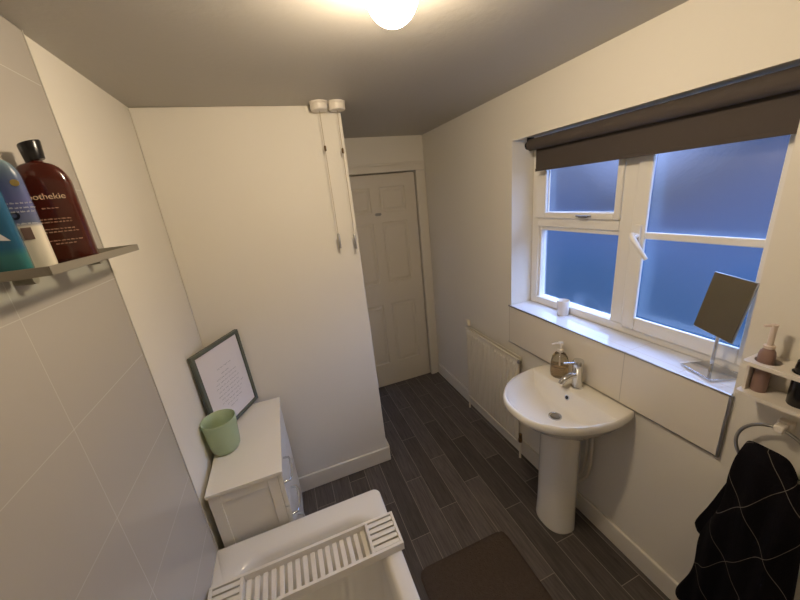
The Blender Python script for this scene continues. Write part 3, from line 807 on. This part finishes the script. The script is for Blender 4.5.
def grad_mat(name, stops):
    m = mat(name, (1, 1, 1, 1), .25); nt = m.node_tree; N = nt.nodes; L = nt.links
    tc = N.new('ShaderNodeTexCoord'); sp = N.new('ShaderNodeSeparateXYZ'); L.new(tc.outputs['Object'], sp.inputs[0])
    cr = N.new('ShaderNodeValToRGB'); L.new(math_node(nt, 'DIVIDE', sp.outputs[2], .2), cr.inputs[0])
    e = cr.color_ramp.elements; e[0].position, e[0].color = stops[0]; e[1].position, e[1].color = stops[-1]
    for p, c in stops[1:-1]: k = e.new(p); k.color = c
    L.new(cr.outputs[0], N['Principled BSDF'].inputs['Base Color']); return m
wm = grad_mat('white_violet_bottle', [(0, srgb(214, 206, 186)), (.40, srgb(214, 206, 186)), (.44, srgb(96, 104, 128)), (.62, srgb(88, 92, 136)), (.8, srgb(74, 86, 122)), (1, srgb(110, 128, 132))])
t = flat_bottle('conditioner_bottle', 'white and violet bottle between the brown and the blue bottles on the shelf', (-.4485, .834, 1.7185), rz, .060, .032, .165, .20, wm)
obj('cap', bottle_prof([(.014, .2045), (.015, .205), (.015, .222), (.012, .225)]), M['plastic'], t, smooth=40)
bm = NB(); box(bm, .004, .018, -.0168, -.0162, .058, .08); obj('label_picture', bm, mat('brown_label_patch', srgb(120, 96, 84), .5), t)
bm = lathe([(.0035, 0), (.0075, 0), (.0075, .0004), (.0035, .0004)], 28); bmesh.ops.transform(bm, matrix=Matrix.Translation((.004, -.0162, .102)) @ Matrix.Rotation(PI/2, 4, 'X'), verts=bm.verts)
obj('ring_mark', bm, mat('navy_print', srgb(18, 22, 40), .4), t)
bm = lathe([(.0005, 0), (.006, 0), (.006, .0004), (.0005, .0004)], 20); bmesh.ops.transform(bm, matrix=Matrix.Translation((.022, -.0152, .158)) @ Matrix.Rotation(PI/2, 4, 'X'), verts=bm.verts)
obj('gold_mark', bm, mat('gold_print', srgb(150, 130, 70), .4), t)
squiggles(t, [(.014, .034, .122, .003), (.014, .03, .114, .003), (.012, .036, .107, .003), (.012, .03, .086, .003)], -.0167, M['white_ink'])
bl = grad_mat('blue_bottle_plastic', [(0, srgb(40, 94, 96)), (.17, srgb(44, 102, 102)), (.24, srgb(26, 80, 110)), (.7, srgb(34, 84, 116)), (1, srgb(52, 98, 120))])
t = flat_bottle('shampoo_bottle', 'bright blue bottle at the near end of the wall shelf', (-.4535, .788, 1.7185), rz, .046, .032, .165, .20, bl)
obj('cap', bottle_prof([(.012, .2045), (.014, .205), (.014, .224), (.011, .227)]), M['plastic'], t, smooth=40)
bm = NB(); vs = [(-.014, .07), (-.002, .087), (.004, .074), (.014, .060), (.0, .062), (-.014, .056)]
bm.faces.new([bm.verts.new((x, -.0164, z)) for x, z in vs]); obj('white_shape', bm, M['white_ink'], t)

# ------------------------------------------------------------------ world, light
w = bpy.data.worlds.new('dusk'); bpy.context.scene.world = w; w.use_nodes = True
nt = w.node_tree; N = nt.nodes; L = nt.links; bg = N['Background']
tc = N.new('ShaderNodeTexCoord')
n = N.new('ShaderNodeTexNoise'); n.inputs['Scale'].default_value = 2.6; n.inputs['Detail'].default_value = 1
L.new(tc.outputs['Generated'], n.inputs['Vector'])
sp = N.new('ShaderNodeSeparateXYZ'); L.new(tc.outputs['Generated'], sp.inputs[0])
hh = math_node(nt, 'ADD', sp.outputs[2], math_node(nt, 'MULTIPLY', math_node(nt, 'SUBTRACT', n.outputs['Fac'], .5), .5))
cr = N.new('ShaderNodeValToRGB'); e = cr.color_ramp.elements
L.new(math_node(nt, 'MULTIPLY', math_node(nt, 'ADD', hh, 1), .5), cr.inputs[0])
e[0].position = .36; e[0].color = (.04, .12, .33, 1); e[1].position = .85; e[1].color = (3.8, 5.6, 11, 1)
for p, c in ((.43, (.065, .155, .46, 1)), (.485, (.075, .13, .35, 1)), (.53, (.09, .125, .25, 1)), (.58, (.55, .75, 1.5, 1)), (.64, (2.5, 3.9, 8.2, 1))):
    k = e.new(p); k.color = c
L.new(cr.outputs[0], bg.inputs['Color'])
bg.inputs['Strength'].default_value = 1.0

# ------------------------------------------------------------------ camera
cam = bpy.data.cameras.new('camera'); co = bpy.data.objects.new('camera', cam); C.objects.link(co)
Rm = [[0.9305, -0.3525, -0.0998], [-0.1966, -0.2506, -0.9479], [0.3092, 0.9016, -0.3025]]
r0, r1, r2 = (Vector(r).normalized() for r in Rm)
r2 = r0.cross(r1).normalized(); r1 = r2.cross(r0).normalized()
mw = Matrix(((r0.x, -r1.x, -r2.x, 0), (r0.y, -r1.y, -r2.y, 0), (r0.z, -r1.z, -r2.z, 1.784), (0, 0, 0, 1)))
co.matrix_world = mw
cam.sensor_width = 36; cam.lens = 324.63/800*36; cam.clip_start = .02
sc = bpy.context.scene; sc.camera = co
sc.view_settings.view_transform = 'Standard'; sc.view_settings.look = 'None'; sc.view_settings.gamma = 1; sc.view_settings.exposure = 0
sc.view_settings.use_curve_mapping = False
